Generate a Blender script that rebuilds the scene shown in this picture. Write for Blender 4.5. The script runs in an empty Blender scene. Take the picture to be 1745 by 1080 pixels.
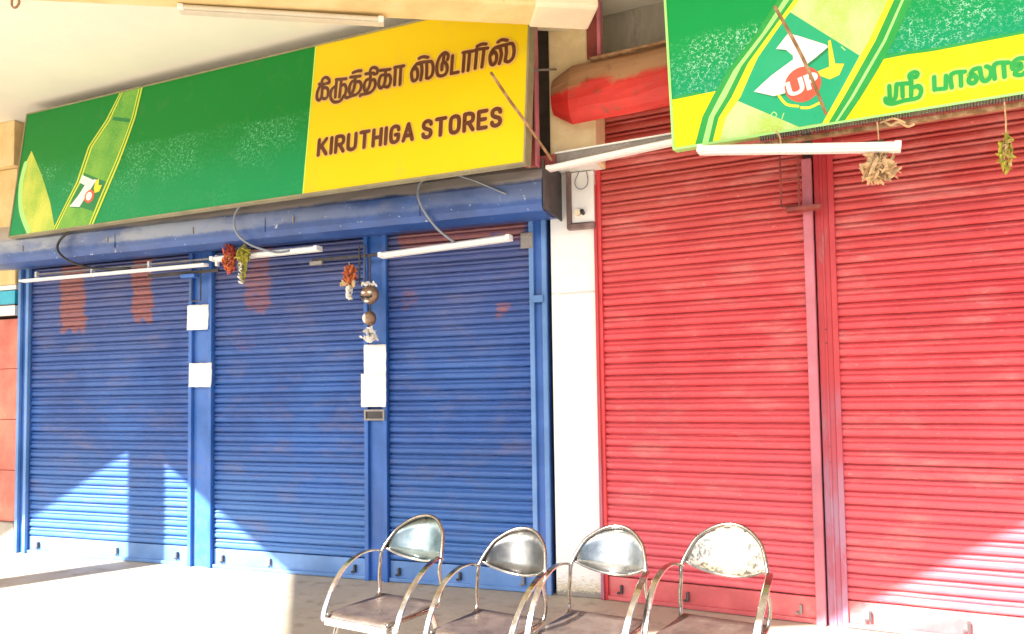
import bpy, bmesh, math, random
from mathutils import Vector, Matrix, Euler
random.seed(7)
sc = bpy.context.scene
C = sc.collection
R = math.radians
# ---------------------------------------------------------------- camera
cd = bpy.data.cameras.new('camera'); cam = bpy.data.objects.new('camera', cd); C.objects.link(cam)
cd.sensor_width = 36; cd.lens = 36*1300.04/1745; cd.shift_y = (607.2-540)/1745
cd.clip_start = .05; cd.clip_end = 2000
cam.location = (0, -5.0176, 1.36)
yaw, pit, rol = R(19.8047), R(2.7671), R(-.8227)
Rg = Vector((math.cos(yaw), math.sin(yaw), 0)); F = Vector((-math.sin(yaw), math.cos(yaw), 0)); U = Vector((0, 0, 1))
F2 = F*math.cos(pit)+U*math.sin(pit); U2 = U*math.cos(pit)-F*math.sin(pit)
R3 = Rg*math.cos(rol)+U2*math.sin(rol); U3 = U2*math.cos(rol)-Rg*math.sin(rol)
cam.rotation_euler = Matrix((R3, U3, -F2)).transposed().to_euler()
sc.camera = cam
# ---------------------------------------------------------------- light
SUN = Vector((.48, .875, -.717)).normalized()
w = bpy.data.worlds.new('World'); sc.world = w; w.use_nodes = True
nt = w.node_tree; bg = nt.nodes['Background']
sky = nt.nodes.new('ShaderNodeTexSky'); sky.sky_type = 'NISHITA'; sky.sun_disc = False
sky.sun_elevation = R(35.7); sky.sun_rotation = R(209); sky.dust_density = 2.0; sky.air_density = 1.0
nt.links.new(sky.outputs[0], bg.inputs[0]); bg.inputs[1].default_value = .088
sl = bpy.data.lights.new('sun', 'SUN'); sl.energy = 5; sl.angle = R(.5); sl.color = (1, .96, .90)
so = bpy.data.objects.new('sun', sl); C.objects.link(so); so.location = (-8, -14, 12)
so.rotation_euler = SUN.to_track_quat('-Z', 'Y').to_euler()
sc.view_settings.view_transform = 'Standard'; sc.view_settings.look = 'None'
sc.view_settings.gamma = 1; sc.view_settings.use_curve_mapping = False
sc.view_settings.exposure = 2.12

# ---------------------------------------------------------------- helpers
XH, AN = -1.3096, .1278          # hinge of the red shop's facade and its turn towards the street
RED = Matrix.Translation((XH, 0, 0)) @ Matrix.Rotation(-AN, 4, 'Z')

def link(name, me, mats, parent=None, M=None, smooth=False):
    o = bpy.data.objects.new(name, me); C.objects.link(o)
    for m in (mats if isinstance(mats, (list, tuple)) else [mats]): me.materials.append(m)
    if parent: o.parent = parent
    if M is not None: o.matrix_world = M if not parent else M
    if smooth:
        for p in me.polygons: p.use_smooth = True
    return o
def child(name, me, mats, parent, loc=(0, 0, 0), rot=(0, 0, 0), smooth=False):
    o = link(name, me, mats, smooth=smooth); o.parent = parent; o.location = loc; o.rotation_euler = rot; return o
def thing(name, label, cat, group=None, M=None, loc=None, rot=(0, 0, 0)):
    o = bpy.data.objects.new(name, None); C.objects.link(o); o.empty_display_size = .1
    if loc is not None: o.location = loc; o.rotation_euler = rot
    if M is not None: o.matrix_world = M
    return tag(o, label, cat, group)
def tag(o, label, cat, group=None):
    o['label'] = label; o['category'] = cat
    if group: o['group'] = group
    return o
def struct(o): o['kind'] = 'structure'; return o
def bm_new(): return bmesh.new()
def done(bm, name='mesh', recalc=True):
    if recalc: bmesh.ops.recalc_face_normals(bm, faces=bm.faces)
    me = bpy.data.meshes.new(name); bm.to_mesh(me); bm.free(); return me
def add_box(bm, a, b, bev=0, M=None):
    a = Vector(a); b = Vector(b); c = (a+b)/2; s = b-a
    r = bmesh.ops.create_cube(bm, size=1)['verts']
    for v in r: v.co = Vector((v.co.x*s.x, v.co.y*s.y, v.co.z*s.z))+c
    if bev:
        es = list({e for v in r for e in v.link_edges})
        rr = bmesh.ops.bevel(bm, geom=es, offset=bev, segments=2, affect='EDGES', profile=.5)
        r = list({v for f in rr['faces'] for v in f.verts} | {v for v in r if v.is_valid})
    if M is not None:
        for v in r: v.co = M @ v.co
def box(a, b, bev=0): bm = bm_new(); add_box(bm, a, b, bev); return done(bm)
def catmull(P, n=5, closed=False):
    P = [Vector(p) for p in P]; out = []
    if len(P) < 3: return P
    for i in range(len(P)-1):
        p0 = P[max(i-1, 0)]; p1 = P[i]; p2 = P[i+1]; p3 = P[min(i+2, len(P)-1)]
        for k in range(n):
            t = k/n
            out.append(.5*((2*p1)+(p2-p0)*t+(2*p0-5*p1+4*p2-p3)*t*t+(3*p1-p0-3*p2+p3)*t**3))
    out.append(P[-1]); return out
def add_tube(bm, P, r, n=8, caps=True, flat=None):
    """round tube along P; flat=(w,t) gives a strip section whose wide side is along X"""
    P = [Vector(p) for p in P]; rings = []; nrm = None
    for i, p in enumerate(P):
        d = (P[min(i+1, len(P)-1)]-P[max(i-1, 0)]).normalized()
        if flat:
            s = Vector((1, 0, 0)); s = (s-d*s.dot(d)).normalized(); u = d.cross(s)
            pts = [p+s*a*flat[0]/2+u*b*flat[1]/2 for a, b in ((-1, -.5), (-.85, -1), (.85, -1), (1, -.5), (1, .5), (.85, 1), (-.85, 1), (-1, .5))]
        else:
            if nrm is None:
                nrm = d.cross(Vector((0, 0, 1)))
                if nrm.length < .1: nrm = d.cross(Vector((1, 0, 0)))
            nrm = (nrm-d*nrm.dot(d)).normalized(); b = d.cross(nrm)
            rr = r[i] if isinstance(r, (list, tuple)) else r
            pts = [p+(nrm*math.cos(2*math.pi*k/n)+b*math.sin(2*math.pi*k/n))*rr for k in range(n)]
        rings.append([bm.verts.new(q) for q in pts])
    m = len(rings[0])
    for a, b in zip(rings, rings[1:]):
        for k in range(m): bm.faces.new((a[k], a[(k+1) % m], b[(k+1) % m], b[k]))
    if caps: bm.faces.new(rings[0]); bm.faces.new(rings[-1][::-1])
def tube(P, r, n=8, flat=None): bm = bm_new(); add_tube(bm, P, r, n, flat=flat); return done(bm)
def prism_x(profile, x0, x1, endscale=None, dent=0., n=1):
    """profile: list of (y,z), extruded along x"""
    bm = bm_new(); rs = []
    st = [(x0, 1), (x1, 1)]
    cy = sum(p[0] for p in profile)/len(profile); cz = sum(p[1] for p in profile)/len(profile)
    if endscale: st = [(x0, endscale[1])]+[(x0+endscale[0], 1), (x1, 1)]
    if n > 1: xa = st[-2][0]; st = st[:-1]+[(xa+(x1-xa)*k/n, 1) for k in range(1, n)]+[st[-1]]
    for x, s in st:
        g = random.uniform(-dent, dent)
        rs.append([bm.verts.new((x, (cy+(y-cy)*s if y < -.001 else y)+(g+random.uniform(-dent, dent))*(y < -.2), cz+(z-cz)*s+random.uniform(-dent, dent)*.4*(y < -.2))) for y, z in profile])
    n = len(profile)
    for a, b in zip(rs, rs[1:]):
        for k in range(n): bm.faces.new((a[k], a[(k+1) % n], b[(k+1) % n], b[k]))
    bm.faces.new(rs[0]); bm.faces.new(rs[-1][::-1])
    return done(bm)
def print_poly(polys, y):
    """flat print: polygons in the x-z plane at depth y, 0.5 mm thick look is left to the board"""
    bm = bm_new()
    for P in polys:
        f = bm.faces.new([bm.verts.new((u, y, v)) for u, v in P])
        f.normal_update()
        if f.normal.y > 0: f.normal_flip()
    return done(bm, recalc=False)
def ribbon(strokes, wd, y, z=0):
    """brush strokes of width wd (round ended) in the x-z plane"""
    bm = bm_new(); k = 0
    for S in strokes:
        P = catmull([(u, 0, v) for u, v in S], 5) if len(S) > 2 else [Vector((u, 0, v)) for u, v in S]
        L = []; Q = []
        for i, p in enumerate(P):
            d = (P[min(i+1, len(P)-1)]-P[max(i-1, 0)]).normalized(); s = Vector((-d.z, 0, d.x))*wd/2
            yy = y-.00002*k
            L.append(bm.verts.new((p.x+s.x, yy, p.z+s.z))); Q.append(bm.verts.new((p.x-s.x, yy, p.z-s.z)))
        k += 1
        for i in range(len(L)-1): bm.faces.new((L[i], Q[i], Q[i+1], L[i+1]))
        for p in (P[0], P[-1]):
            yy = y-.00002*k; k += 1
            bm.faces.new([bm.verts.new((p.x+math.cos(a*math.pi/4)*wd/2, yy, p.z+math.sin(a*math.pi/4)*wd/2)) for a in range(8)])
    return done(bm)

# ---------------------------------------------------------------- materials
class NT:
    def __init__(s, name):
        s.m = bpy.data.materials.new(name); s.m.use_nodes = True; s.t = s.m.node_tree; s.b = s.t.nodes['Principled BSDF']
        s.g = s.t.nodes.new('ShaderNodeNewGeometry'); s.pos = s.g.outputs['Position']
    def n(s, typ, **k):
        o = s.t.nodes.new(typ)
        for a, b in k.items(): setattr(o, a, b)
        return o
    def put(s, sock, v):
        if isinstance(v, bpy.types.NodeSocket): s.t.links.new(v, sock)
        else: sock.default_value = v
    def math(s, op, a, b=0, c=0, clamp=False):
        o = s.n('ShaderNodeMath', operation=op, use_clamp=clamp)
        s.put(o.inputs[0], a); s.put(o.inputs[1], b); s.put(o.inputs[2], c); return o.outputs[0]
    def ramp(s, v, lo, hi, a=0., b=1.):
        o = s.n('ShaderNodeMapRange', interpolation_type='SMOOTHSTEP'); s.put(o.inputs[0], v)
        for i, x in enumerate((lo, hi, a, b)): o.inputs[i+1].default_value = x
        return o.outputs[0]
    def mix(s, f, a, b, blend='MIX'):
        o = s.n('ShaderNodeMix', data_type='RGBA', blend_type=blend); s.put(o.inputs[0], f)
        for i, x in ((6, a), (7, b)): s.put(o.inputs[i], x if isinstance(x, bpy.types.NodeSocket) else (*x[:3], 1))
        return o.outputs[2]
    def vec(s, sc_=(1, 1, 1), src=None, loc=(0, 0, 0)):
        o = s.n('ShaderNodeMapping'); s.put(o.inputs[0], src or s.pos); o.inputs[1].default_value = loc; o.inputs[3].default_value = sc_; return o.outputs[0]
    def noise(s, scale, detail=4, rough=.55, st=(1, 1, 1), src=None, loc=(0, 0, 0)):
        o = s.n('ShaderNodeTexNoise'); s.put(o.inputs['Vector'], s.vec(st, src, loc)); o.inputs['Scale'].default_value = scale
        o.inputs['Detail'].default_value = detail; o.inputs['Roughness'].default_value = rough; return o.outputs[0]
    def xyz(s, src=None):
        o = s.n('ShaderNodeSeparateXYZ'); s.put(o.inputs[0], src or s.pos); return o.outputs
    def bump(s, h, strength=.3, dist=.003):
        o = s.n('ShaderNodeBump'); o.inputs['Strength'].default_value = strength; o.inputs['Distance'].default_value = dist
        s.put(o.inputs['Height'], h); s.t.links.new(o.outputs[0], s.b.inputs['Normal'])
    def out(s, col, rough=.6, metal=0., spec=.5):
        s.put(s.b.inputs['Base Color'], col if isinstance(col, bpy.types.NodeSocket) else (*col[:3], 1))
        s.put(s.b.inputs['Roughness'], rough); s.put(s.b.inputs['Metallic'], metal); s.put(s.b.inputs['Specular IOR Level'], spec); return s.m

def paint(name, col, rough=.5, var=.25, dirt=(.18, .15, .12), damt=.35, scale=2.2, bump=.15, metal=0., st=(1, 1, 1), spec=.5, speck=.0, speckc=(.2, .07, .03)):
    s = NT(name); a = s.noise(scale, 5, .6, st); b = s.noise(scale*9, 5, .65, st, loc=(3, 1, 2)); c = s.noise(160, 2)
    dk = [x*(1-var) for x in col]; lt = [min(1, x*(1+var*.6)+.01) for x in col]
    k = s.mix(s.ramp(a, .3, .7), dk, lt)
    m = s.math('MULTIPLY', s.ramp(a, .42, .75), s.ramp(b, .35, .7))
    k = s.mix(s.math('MULTIPLY', m, damt), k, dirt)
    if speck: k = s.mix(s.math('MULTIPLY', s.ramp(s.noise(38, 4, .7), .62, .70), speck), k, speckc)
    s.bump(s.math('ADD', s.math('MULTIPLY', b, .6), s.math('MULTIPLY', c, .4)), bump, .004)
    return s.out(k, s.ramp(b, .2, .8, max(0.05, rough-.12), min(1, rough+.15)), metal, spec)

def boxes(s, L, wob=.05):
    """soft edged stain mask at places (x0,x1,z0,z1,amount), edges broken by noise"""
    X = s.xyz(); nx = s.noise(9, 4, .6, (1, 1, 1)); nz = s.noise(7, 4, .6, (1, 1, 1), loc=(5, 5, 5)); tot = None
    x = s.math('ADD', X[0], s.math('MULTIPLY', s.math('SUBTRACT', nx, .5), wob*4)); z = s.math('ADD', X[2], s.math('MULTIPLY', s.math('SUBTRACT', nz, .5), wob*5))
    for x0, x1, z0, z1, am in L:
        mx = s.ramp(s.math('ABSOLUTE', s.math('SUBTRACT', x, (x0+x1)/2)), (x1-x0)/2+.03, (x1-x0)/2-.04)
        mz = s.ramp(s.math('ABSOLUTE', s.math('SUBTRACT', z, (z0+z1)/2)), (z1-z0)/2+.06, (z1-z0)/2-.06)
        m = s.math('MULTIPLY', s.math('MULTIPLY', mx, mz), am); tot = m if tot is None else s.math('ADD', tot, m, clamp=True)
    return tot
def shutter_mat(name, base, lite, dust, rust, patches, dust_lo, faded, top_tone, zf, zg, streak=(1, 1, 3)):
    s = NT(name); a = s.noise(1.6, 5, .6); b = s.noise(2.2, 6, .65, streak, loc=(2, 0, 1)); c = s.noise(30, 4, .7, (1, 1, 3))
    oi = s.n('ShaderNodeObjectInfo').outputs['Random']
    k = s.mix(s.ramp(a, .3, .7), base, lite)
    k = s.mix(s.math('MULTIPLY', oi, .22), k, [x*.55 for x in base])
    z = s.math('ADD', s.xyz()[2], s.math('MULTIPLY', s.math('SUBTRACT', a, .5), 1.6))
    k = s.mix(s.ramp(z, zf[0], zf[1], 0, zf[2]), k, faded); k = s.mix(s.ramp(z, zg[0], zg[1], 0, zg[2]), k, top_tone)  # paler tone towards the bottom, darker tone towards the top, broken by noise
    k = s.mix(s.math('MULTIPLY', s.ramp(b, dust_lo, dust_lo+.25), .5), k, dust)
    k = s.mix(s.math('MULTIPLY', s.ramp(c, .62, .72), .35), k, [min(1, x*1.8+.05) for x in dust])
    if patches:
        fl = s.noise(16, 5, .7, (1, 1, 4), loc=(9, 0, 4)); pm = s.math('ADD', boxes(s, patches), s.math('MULTIPLY', s.math('SUBTRACT', fl, .5), 1.5))
        k = s.mix(s.ramp(pm, .32, .78, 0, .75), k, s.mix(s.ramp(fl, .4, .6), rust, (.26, .09, .06)))
    sc1 = s.noise(5, 3, .6, (1, 1, 30), loc=(7, 7, 7)); k = s.mix(s.math('MULTIPLY', s.ramp(sc1, .66, .70), .35), k, [min(1, x*1.5+.12) for x in lite])
    s.bump(s.math('ADD', c, s.math('MULTIPLY', b, .5)), .25, .003)
    return s.out(k, s.ramp(c, .3, .7, .42, .62))

M = {}
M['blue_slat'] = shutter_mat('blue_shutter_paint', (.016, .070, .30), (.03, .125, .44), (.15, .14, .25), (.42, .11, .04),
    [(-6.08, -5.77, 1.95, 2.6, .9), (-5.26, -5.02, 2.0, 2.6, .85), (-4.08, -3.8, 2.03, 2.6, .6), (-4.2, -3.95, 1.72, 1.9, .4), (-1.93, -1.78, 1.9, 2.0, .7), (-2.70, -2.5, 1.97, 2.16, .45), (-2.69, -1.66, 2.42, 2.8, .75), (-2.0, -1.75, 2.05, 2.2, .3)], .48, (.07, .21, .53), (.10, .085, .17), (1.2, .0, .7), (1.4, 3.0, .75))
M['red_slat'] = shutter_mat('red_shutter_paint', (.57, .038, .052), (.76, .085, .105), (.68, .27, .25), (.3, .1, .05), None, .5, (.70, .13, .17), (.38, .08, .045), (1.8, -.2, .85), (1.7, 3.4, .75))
M['blue_paint'] = paint('blue_post_paint', (.03, .14, .50), .42, .3, (.16, .17, .24), .6, 1.6, .2)
M['blue_light'] = paint('faded_blue_paint', (.12, .27, .60), .5, .25, (.3, .3, .35), .5, 1.6, .2)
s = NT('blue_hood_paint'); X = s.xyz(); a = s.noise(3, 6, .65); b = s.noise(1.5, 5, .6, (1, 1, 2.5), loc=(1, 2, 3)); nz = s.xyz(s.g.outputs['Normal'])[2]
k = s.mix(s.ramp(a, .3, .7), (.010, .045, .20), (.02, .085, .34))
zz = s.math('ADD', X[2], s.math('MULTIPLY', s.math('SUBTRACT', a, .5), .08))
dm = s.math('MULTIPLY', s.math('MULTIPLY', s.ramp(b, .32, .52, .25, 1), s.ramp(X[0], -2.6, -5.0, .35, 1.)), s.ramp(zz, 2.585, 2.615, .12, 1))
k = s.mix(s.math('MULTIPLY', dm, .85), k, (.34, .37, .42)); k = s.mix(s.ramp(zz, 2.70, 2.735, 0, .9), k, (.46, .40, .36)); k = s.mix(s.ramp(X[0], -6.1, -6.6, 0, .6), k, (.30, .30, .30))
k = s.mix(s.math('MULTIPLY', s.ramp(s.noise(26, 3, .7), .66, .72), .7), k, (.55, .6, .65)); s.bump(s.math('ADD', a, b), .35, .01)
M['blue_hood'] = s.out(k, .38)
s = NT('red_hood_paint'); X = s.xyz(); a = s.noise(4, 6, .65); b = s.noise(1.6, 5, .6, (1, 1, 2.5))
k = s.mix(s.ramp(a, .3, .7), (.52, .02, .015), (.68, .032, .022))
z = s.math('ADD', X[2], s.math('MULTIPLY', s.math('SUBTRACT', a, .5), .22))
k = s.mix(s.ramp(z, 3.25, 3.30), k, s.mix(s.ramp(b, .3, .65), (.33, .15, .065), (.42, .22, .11)))
k = s.mix(s.math('MULTIPLY', s.ramp(s.noise(14, 5, .7), .55, .7), .5), k, (.16, .07, .04)); s.bump(a, .4, .01)
M['red_hood'] = s.out(k, .5)
M['red_paint'] = paint('red_post_paint', (.68, .04, .045), .42, .3, (.35, .14, .16), .6, 1.7, .2)
M['pink_paint'] = paint('faded_pink_paint', (.58, .17, .22), .5, .3, (.45, .10, .12), .8, 1.7, .2)
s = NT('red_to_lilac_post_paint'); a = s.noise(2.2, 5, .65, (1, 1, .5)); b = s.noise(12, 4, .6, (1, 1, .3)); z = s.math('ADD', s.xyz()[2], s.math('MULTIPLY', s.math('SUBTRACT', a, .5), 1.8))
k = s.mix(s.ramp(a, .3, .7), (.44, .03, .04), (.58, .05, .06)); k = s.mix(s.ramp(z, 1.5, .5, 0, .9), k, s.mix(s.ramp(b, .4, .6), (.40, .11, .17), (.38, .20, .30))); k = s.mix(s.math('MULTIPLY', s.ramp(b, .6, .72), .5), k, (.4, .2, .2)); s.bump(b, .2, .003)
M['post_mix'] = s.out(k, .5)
M['rust_red'] = paint('red_oxide_steel', (.28, .05, .04), .55, .35, (.12, .06, .04), .7, 5, .3)
M['dark_steel'] = paint('dark_steel', (.055, .05, .055), .5, .3, (.16, .1, .07), .6, 8, .3)
M['grey_steel'] = paint('grey_galvanised_steel', (.30, .27, .25), .5, .3, (.15, .1, .07), .7, 8, .3, .3)
M['white_wall'] = paint('whitewashed_plaster', (.86, .85, .83), .85, .06, (.55, .5, .43), .35, 2.5, .4, speck=.25, speckc=(.5, .45, .4))
s = NT('pillar_whitewash'); X = s.xyz(); a = s.noise(2.5, 5, .6); b = s.noise(11, 5, .65); c = s.noise(30, 4, .7, (1, 1, 3))
k = s.mix(s.math('MULTIPLY', s.ramp(b, .55, .72), .22), (.88, .875, .86), (.62, .58, .52))
ln = s.ramp(s.math('ABSOLUTE', s.math('SUBTRACT', s.math('ADD', X[2], s.math('MULTIPLY', s.math('SUBTRACT', b, .5), .03)), 2.035)), .012, .004)
k = s.mix(s.math('MULTIPLY', ln, s.ramp(a, .35, .5, .1, .6)), k, (.45, .43, .40))
k = s.mix(s.ramp(s.math('ADD', X[2], s.math('MULTIPLY', s.math('SUBTRACT', c, .5), .35)), .16, .02), k, (.60, .52, .36)); k = s.mix(s.ramp(s.math('ADD', X[2], s.math('MULTIPLY', s.math('SUBTRACT', c, .5), .12)), .05, .03), k, (.3, .27, .24))
s.bump(b, .4, .005); M['pillar_white'] = s.out(k, .85)
M['yellow_wall'] = paint('yellow_limewash', (.78, .57, .27), .88, .14, (.72, .62, .42), .8, 4, .5, speck=.35, speckc=(.35, .2, .08))
M['pale_yellow_wall'] = paint('pale_yellow_limewash', (.86, .68, .38), .88, .12, (.86, .82, .70), .8, 5, .5, speck=.35, speckc=(.5, .35, .15))
M['cream_wall'] = paint('cream_limewash', (.80, .70, .52), .88, .1, (.75, .58, .3), .5, 3, .5)
M['grey_wall'] = paint('stained_grey_cement', (.46, .42, .35), .9, .2, (.16, .14, .11), .75, 5, .6, st=(1, 1, .25))
M['ceiling'] = paint('limewashed_ceiling', (.83, .80, .71), .9, .05, (.74, .68, .56), .35, 1.1, .25)
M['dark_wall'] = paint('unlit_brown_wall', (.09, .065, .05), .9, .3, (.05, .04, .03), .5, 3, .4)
M['concrete'] = paint('bare_concrete', (.36, .33, .29), .9, .2, (.2, .18, .15), .5, 3, .6)
s = NT('worn_cement_floor'); a = s.noise(.9, 6, .6); b = s.noise(7, 6, .65); c = s.noise(120, 3, .6)
k = s.mix(s.ramp(a, .3, .7), (.37, .32, .245), (.49, .43, .335)); k = s.mix(s.math('MULTIPLY', s.ramp(b, .5, .72), .55), k, (.18, .15, .12))
k = s.mix(s.math('MULTIPLY', s.ramp(c, .6, .7), .25), k, (.14, .12, .10)); s.bump(s.math('ADD', b, s.math('MULTIPLY', c, .4)), .35, .006)
M['floor'] = s.out(k, s.ramp(b, .3, .7, .6, .85))
M['dark_chrome'] = paint('tarnished_tube_steel', (.34, .30, .26), .26, .35, (.07, .05, .04), .8, 18, .06, 1.)
M['red_bar'] = paint('faded_red_rail_paint', (.66, .12, .13), .5, .25, (.5, .3, .28), .7, 2.5, .2)
M['street'] = paint('dusty_street', (.30, .26, .21), .95, .25, (.16, .14, .12), .6, .7, .5)
M['tube_white'] = paint('white_tube_enamel', (.88, .88, .86), .3, .04, (.6, .55, .5), .25, 6, .02)
M['tube_dull'] = paint('dull_tube_enamel', (.62, .56, .44), .45, .1, (.4, .34, .25), .5, 6, .05)
M['paper'] = paint('white_paper', (.90, .90, .89), .8, .02, (.8, .78, .74), .3, 6, .15)
M['cable'] = paint('grey_cable', (.24, .27, .32), .45, .2, (.1, .1, .1), .3, 10, .05)
M['black'] = paint('black_bakelite', (.015, .015, .015), .35, .2, (.05, .05, .05), .3, 10, .05)
M['brown_wood'] = paint('dark_brown_wood', (.20, .12, .115), .6, .35, (.36, .28, .27), .6, 12, .4, st=(1, 1, .2))
M['stick'] = paint('weathered_stick', (.33, .17, .07), .8, .4, (.6, .5, .38), .8, 16, .4)
M['orange'] = paint('dried_orange_petals', (.62, .16, .05), .8, .45, (.3, .08, .03), .7, 40, .4)
M['redpetal'] = paint('dried_red_petals', (.50, .07, .05), .8, .45, (.55, .2, .08), .7, 40, .4)
M['olive'] = paint('yellow_green_leaves', (.42, .38, .04), .75, .5, (.12, .12, .03), .7, 40, .4)
M['straw'] = paint('dried_coconut_husk', (.62, .42, .22), .8, .4, (.3, .14, .06), .7, 30, .5)
M['brass'] = paint('tarnished_brass', (.35, .22, .14), .35, .4, (.08, .06, .05), .8, 30, .3, .6)
M['shell'] = paint('white_shell', (.82, .78, .72), .4, .12, (.5, .42, .36), .6, 25, .2)
M['cyan'] = paint('cyan_sign_paint', (.02, .42, .60), .5, .1, (.5, .65, .7), .2, 4, .05)
M['boards'] = paint('salmon_red_boards', (.68, .17, .125), .6, .3, (.65, .35, .2), .7, 3, .3)
s = NT('worn_chrome'); a = s.noise(20, 5, .65); b = s.noise(90, 3, .6)
k = s.mix(s.ramp(a, .3, .7), (.42, .40, .38), (.60, .58, .55)); k = s.mix(s.math('MULTIPLY', s.ramp(b, .58, .72), .55), k, (.30, .20, .13)); s.bump(b, .06, .002)
M['chrome'] = s.out(k, s.ramp(a, .25, .75, .10, .26), 1.)
s = NT('brushed_steel_plate'); a = s.noise(9, 5, .65); b = s.noise(70, 4, .6)
k = s.mix(s.ramp(a, .3, .7), (.27, .29, .30), (.40, .42, .42)); k = s.mix(s.math('MULTIPLY', s.ramp(b, .56, .74), .35), k, (.26, .2, .15)); s.bump(b, .05, .002)
M['plate'] = s.out(k, s.ramp(a, .25, .75, .20, .34), 1.)
def plate(name, lo, hi, r0):
    s = NT(name); a = s.noise(9, 5, .65); b = s.noise(70, 4, .6)
    k = s.mix(s.ramp(a, .3, .7), lo, hi); k = s.mix(s.math('MULTIPLY', s.ramp(b, .56, .74), .35), k, (.2, .16, .12)); s.bump(b, .05, .002)
    return s.out(k, s.ramp(a, .25, .75, r0, r0+.14), 1.)
M['plate_dull'] = plate('dull_dark_steel_plate', (.10, .10, .10), (.15, .148, .14), .32)
M['plate_blue'] = plate('bluish_steel_plate', (.16, .21, .22), (.25, .31, .32), .24)
s = NT('rust_spotted_steel_plate'); a = s.noise(9, 5, .65); b = s.noise(55, 5, .7); v = s.n('ShaderNodeTexVoronoi'); s.put(v.inputs['Vector'], s.pos); v.inputs['Scale'].default_value = 70
k = s.mix(s.ramp(a, .3, .7), (.27, .26, .235), (.36, .345, .31)); m = s.math('MULTIPLY', s.ramp(b, .40, .56), s.ramp(s.noise(5, 2), .30, .45))
k = s.mix(s.math('MULTIPLY', m, .55), k, s.mix(s.ramp(a, .4, .6), (.30, .24, .20), (.50, .36, .14))); s.bump(b, .2, .003)
M['plate_rusty'] = s.out(k, s.ramp(b, .35, .6, .3, .5), s.ramp(m, 0, 1, 1, .3))
s = NT('worn_seat_steel'); a = s.noise(12, 5, .65); b = s.noise(60, 4, .65)
k = s.mix(s.ramp(a, .3, .65), (.07, .05, .042), (.125, .092, .076)); k = s.mix(s.math('MULTIPLY', s.ramp(b, .60, .74), .35), k, (.42, .38, .34)); s.bump(b, .15, .003)
M['seat'] = s.out(k, s.ramp(b, .3, .7, .3, .5), .3)
M['seat_edge'] = paint('worn_pale_seat_edge', (.52, .46, .43), .4, .3, (.22, .12, .1), .9, 14, .3, .4)
def flat(name, col, rough=.35, var=.05): return paint(name, col, rough, var, [x*.7+.05 for x in col], .3, 2.5, .02, spec=.4)
M['yellow'] = flat('yellow_vinyl', (.86, .60, .004)); M['yellow2'] = flat('lemon_vinyl', (.93, .86, .01))
M['brown_ink'] = flat('brown_ink', (.115, .03, .008)); M['peach_ink'] = flat('pale_outline_ink', (.85, .52, .14)); M['lemon_ink'] = flat('pale_green_ink', (.55, .85, .10))
M['green_ink'] = flat('green_ink', (.01, .36, .05)); M['lime_ink'] = flat('lime_ink', (.62, .72, .06)); M['mid_green'] = flat('dark_green_ink', (.02, .28, .02))
M['pale_green'] = flat('pale_green_line_ink', (.40, .80, .25)); M['emblem_green'] = flat('emblem_green_ink', (.002, .22, .06)); M['emblem_teal'] = flat('emblem_teal_ink', (.0, .42, .19))
M['white_ink'] = flat('white_ink', (.86, .88, .86)); M['red_ink'] = flat('red_ink', (.75, .10, .05)); M['gold_ink'] = flat('gold_ink', (.85, .72, .03)); M['navy_ink'] = flat('navy_ink', (.06, .08, .30))
M['side_metal'] = paint('sign_case_steel', (.30, .27, .16), .5, .2, (.15, .12, .08), .5, 6, .1)
def bottle_mat(name, dk, lt, top):
    s = NT(name); tc = s.n('ShaderNodeTexCoord').outputs['Object']; a = s.noise(3, 3, .5, (1.6, 1, 1), src=tc); b = s.noise(90, 3, .6, src=tc)
    k = s.mix(s.ramp(a, .3, .7), dk, lt); k = s.mix(s.math('MULTIPLY', s.ramp(b, .5, .65), .3), k, top); return s.out(k, .35)
M['bottle1'] = bottle_mat('green_bottle_print', (.06, .34, .03), (.20, .48, .05), (.45, .65, .2))
M['bottle2'] = bottle_mat('pale_bottle_print', (.40, .60, .02), (.58, .78, .32), (.75, .9, .5))
M['slice'] = bottle_mat('lime_slice_print', (.28, .50, .03), (.60, .66, .08), (.8, .85, .4))
def sign_face(name, split, green, teal, lo, hi, bub, amt, yel, wave):
    s = NT(name); tc = s.n('ShaderNodeTexCoord').outputs['Object']; X = s.xyz(tc)
    n1 = s.noise(2.5, 4, .6, src=tc); v = s.n('ShaderNodeTexVoronoi', feature='DISTANCE_TO_EDGE'); s.put(v.inputs['Vector'], s.vec((1, 1, 1), tc)); v.inputs['Scale'].default_value = 75
    v2 = s.n('ShaderNodeTexVoronoi'); s.put(v2.inputs['Vector'], s.vec((1, 1, 1), tc, (3, 3, 3))); v2.inputs['Scale'].default_value = 120
    g = s.mix(s.ramp(X[2], hi, lo*.4), green, teal)
    band = s.math('MULTIPLY', s.ramp(X[2], hi, hi-.06), s.ramp(X[2], lo-.15, lo+.12, .25, 1))
    bm_ = s.math('MULTIPLY', band, s.ramp(n1, .42, .58, .12, 1))
    d = s.math('MAXIMUM', s.ramp(v.outputs['Distance'], .09, .02), s.ramp(v2.outputs['Distance'], .32, .18))
    d = s.math('MULTIPLY', d, s.ramp(s.noise(45, 3, .7, src=tc), .47, .58))
    g = s.mix(s.math('MULTIPLY', s.math('MULTIPLY', bm_, d), amt), g, bub)
    if split is not None: g = s.mix(s.math('GREATER_THAN', X[0], split), g, yel)
    if wave is not None: g = s.mix(s.math('LESS_THAN', X[2], wave), g, yel)
    g = s.mix(s.math('MULTIPLY', s.ramp(s.noise(6, 4, .6, src=tc), .55, .75), .08), g, (.3, .3, .25))
    return s.out(g, .5, 0., .25)
M['sign1'] = sign_face('green_yellow_sign_print', 3.025, (.001, .225, .03), (.003, .28, .09), .30, .64, (.20, .60, .36), .95, (.84, .62, .004), None)
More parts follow.
